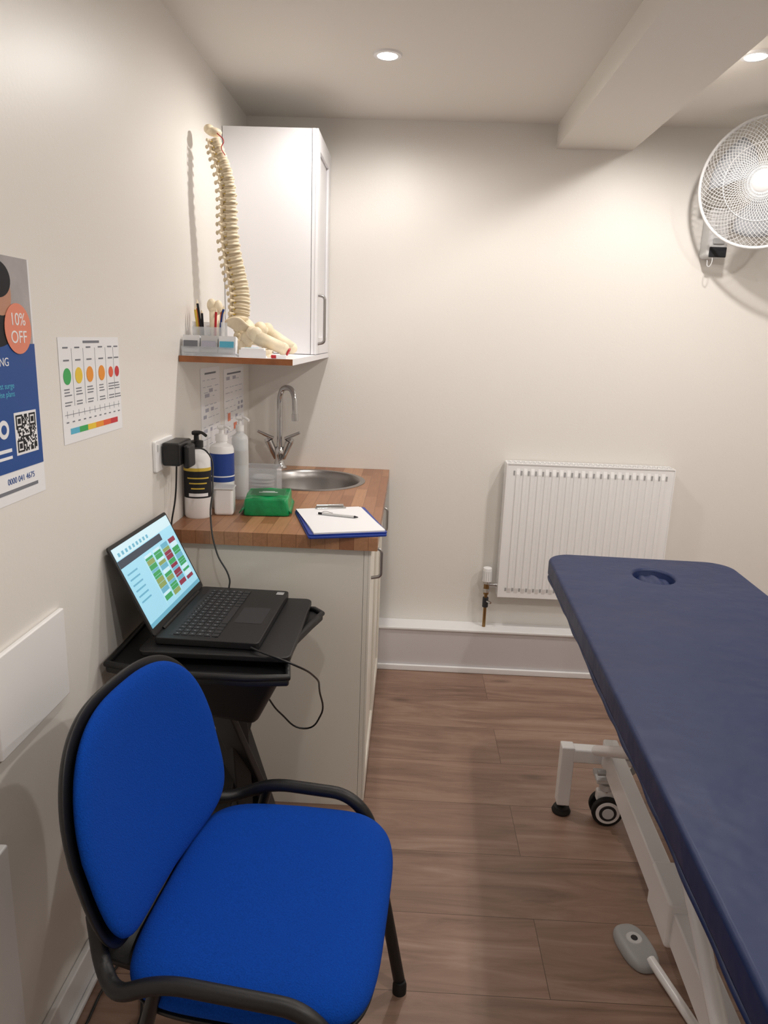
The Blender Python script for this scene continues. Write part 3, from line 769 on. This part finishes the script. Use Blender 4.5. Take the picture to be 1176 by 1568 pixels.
for i in range(5):
    k=i/4; addball(bm,(.135-.014*k*k,2.63+.01*k,1.508-.019*i),(.028-.016*k,.032-.018*k,.013))
for i in range(3): addball(bm,(.114-.004*i,2.645,1.425-.008*i),(.006,.006,.006))
for i in range(4):
    for s in (-1,1): addball(bm,(.14-.006*i,2.63+s*(.02-.003*i),1.495-.019*i),(.010,.010,.007))
frombm(g,'sacrum',bm,'bone',smooth=True)
def hip(s,name):
    vs=[];fs=[];nu,nv=18,12
    c=Vector((.142,2.63,1.468))
    for u in range(nu):
        for v in range(nv):
            a=-.35+u/(nu-1)*2.9; t=v/(nv-1)
            rad=.014+.044*t*(1-.22*math.sin(a*2)+.06*math.sin(a*5))
            y=s*(.022+.034*t*t+.010*math.sin(a)-.012*math.cos(a)*t)
            vs.append((c.x+rad*math.cos(a)*.9+.002,c.y+y,c.z-.012+rad*math.sin(a)*.85))
    for u in range(nu-1):
        for v in range(nv-1): fs.append((u*nv+v,u*nv+v+1,(u+1)*nv+v+1,(u+1)*nv+v))
    o=mesh(g,name,vs,fs,'bone',smooth=True); q=o.modifiers.new('s','SOLIDIFY'); q.thickness=.007; q.offset=0
    q=o.modifiers.new('ss','SUBSURF'); q.levels=1; q.render_levels=1
    bm=bmesh.new()
    addball(bm,(.168,2.63+s*.046,1.445),(.022,.014,.022))
    addcyl(bm,(.165,2.63+s*.045,1.44),(.215,2.63+s*.012,1.425),.009,.008); addball(bm,(.217,2.63+s*.009,1.422),(.011,.010,.015))
    addcyl(bm,(.155,2.63+s*.045,1.435),(.142,2.63+s*.042,1.405),.012,.011); addball(bm,(.144,2.63+s*.04,1.404),(.016,.012,.012))
    addcyl(bm,(.146,2.63+s*.04,1.400),(.212,2.63+s*.012,1.411),.007,.007)
    frombm(g,name+'_ring',bm,'bone',smooth=True)
    dz=0 if s<0 else .016
    bm=bmesh.new()
    addball(bm,(.188,2.63+s*.058,1.462+dz),(.021,.020,.021)); addcyl(bm,(.188,2.63+s*.06,1.460+dz),(.205,2.63+s*.082,1.450+dz),.014,.016)
    addball(bm,(.206,2.63+s*.090,1.456+dz),(.021,.018,.025)); addball(bm,(.22,2.63+s*.085,1.437+dz),(.019,.016,.017))
    addcyl(bm,(.206,2.63+s*.088,1.450+dz),(.292,2.63+s*.080,1.416),.0215,.0185,seg=20); addball(bm,(.288,2.63+s*.080,1.417),(.020,.0185,.020))
    frombm(g,name+'_femur',bm,'bone',smooth=True)
hip(-1,'hip_near'); hip(1,'hip_far')
cyl(g,'femur_cut',(.303,2.549,1.409),(.307,2.549,1.407),.0125,'red')
box(g,'stand_base',(.10,2.57,1.390),(.20,2.69,1.397),'paper',.002)
# pen holder
g=G('pen_pot',(.062,2.52,1.39))
box(g,'cup_back',(-.04,.032,.0),(.05,.035,.10),'clear'); box(g,'cup_front',(-.04,-.035,.0),(.05,-.032,.085),'clear')
box(g,'cup_left',(-.04,-.032,.0),(-.037,.032,.10),'clear'); box(g,'cup_right',(.047,-.032,.0),(.05,.032,.10),'clear'); box(g,'cup_floor',(-.037,-.032,.0),(.047,.032,.003),'clear'); box(g,'cup_mid',(.0,-.032,.003),(.003,.032,.09),'clear')
for i,(dx,dy,lx,ly,h,m_) in enumerate(((-.02,.01,-.040,.02,.155,'orange'),(-.01,-.01,-.028,-.015,.165,'inkd'),(.02,.005,.045,.01,.15,'lblue'),(.02,-.012,.03,-.02,.14,'red'),(-.022,-.008,-.034,-.02,.145,'yellow'),(.01,.015,.02,.02,.155,'paper'),(-.015,.0,-.022,.01,.135,'inkd'),(.035,.0,.036,.02,.145,'orange'),(.03,.01,.05,.0,.135,'paper'),(-.03,.015,-.036,.0,.15,'orange'))):
    cyl(g,'pen_%d'%i,(dx,dy,.006),(lx,ly,h*.93),.0038,m_,seg=10); cyl(g,'tip_%d'%i,(lx,ly,h*.93),(lx*1.04,ly*1.04,h),.0038,'bone',r2=.001,seg=10)
bm=bmesh.new(); addcyl(bm,(.018,0,.004),(.02,0,.135),.013,.016,seg=20); addball(bm,(.012,0,.150),(.015,.014,.020)); addball(bm,(.032,0,.146),(.013,.014,.020)); addball(bm,(.02,0,.135),(.0175,.015,.014))
frombm(g,'bone_joint_model',bm,'bone',smooth=True)
g=G('business_card_holder',(.068,2.448,1.39))
box(g,'base',(-.062,-.025,0),(.10,.03,.004),'clear'); box(g,'front',(-.062,-.025,.004),(.10,-.022,.028),'clear')
for i in range(3):
    x=-.060+i*.054
    box(g,'cards_%d'%i,(x,-.016,.008),(x+.05,.010,.058),('paper','lgrey','paper')[i],rot=(-.2,0,0)); box(g,'card_face_%d'%i,(x+.004,-.0225,.025),(x+.046,-.0215,.045),('ink','inkl','cc')[i],rot=(-.2,0,0))
g=G('leaflet_box',(.205,2.475,1.39),(0,0,.12))
box(g,'tray',(-.035,-.03,0),(.045,.03,.004),'paper'); box(g,'front',(-.035,-.03,.004),(.045,-.027,.022),'paper'); box(g,'leaflets',(-.03,-.026,.004),(.04,.026,.028),'paper',.002); box(g,'cover_print',(-.02,-.01,.028),(.02,.015,.0285),'cc')
g=G('eraser',(.29,2.455,1.39),(0,0,.3)); box(g,'block',(-.022,-.01,0),(.022,.01,.010),'red',.003); box(g,'sleeve',(-.008,-.0105,0),(.022,.0105,.0105),'paper',.001)
g=G('vertebra_model',(.245,2.515,1.39),(0,0,.7))
bm=bmesh.new(); addcyl(bm,(0,0,.0),(0,0,.011),.016,.0135,seg=18); addcyl(bm,(0,0,.011),(0,0,.022),.0135,.016,seg=18)
addcyl(bm,(0,.012,.012),(0,.04,.008),.006,.003,seg=8)
for s in (-1,1): addcyl(bm,(s*.008,.012,.013),(s*.03,.018,.015),.005,.003,seg=8); addball(bm,(s*.011,.018,.018),(.006,.006,.008))
frombm(g,'bone',bm,'bone',smooth=True)
# ------------------------------------------------------------ world & camera
w=bpy.data.worlds.new('world'); S.world=w; w.use_nodes=True
w.node_tree.nodes['Background'].inputs[0].default_value=(.8,.75,.7,1); w.node_tree.nodes['Background'].inputs[1].default_value=.2
yaw,pitch,roll=.029,-.239,.035
f=Vector((-math.sin(yaw)*math.cos(pitch),math.cos(yaw)*math.cos(pitch),math.sin(pitch)))
r=Vector((math.cos(yaw),math.sin(yaw),0)); u=r.cross(f)
r2=r*math.cos(roll)+u*math.sin(roll); u2=-r*math.sin(roll)+u*math.cos(roll)
cam=bpy.data.cameras.new('camera'); co=bpy.data.objects.new('camera',cam); S.collection.objects.link(co)
mt=Matrix((r2,u2,-f)).transposed().to_4x4(); mt.translation=(.688,.258,1.464); co.matrix_world=mt
cam.sensor_fit='VERTICAL'; cam.sensor_height=36; cam.lens=1100/1568*36; cam.clip_start=.02
S.camera=co
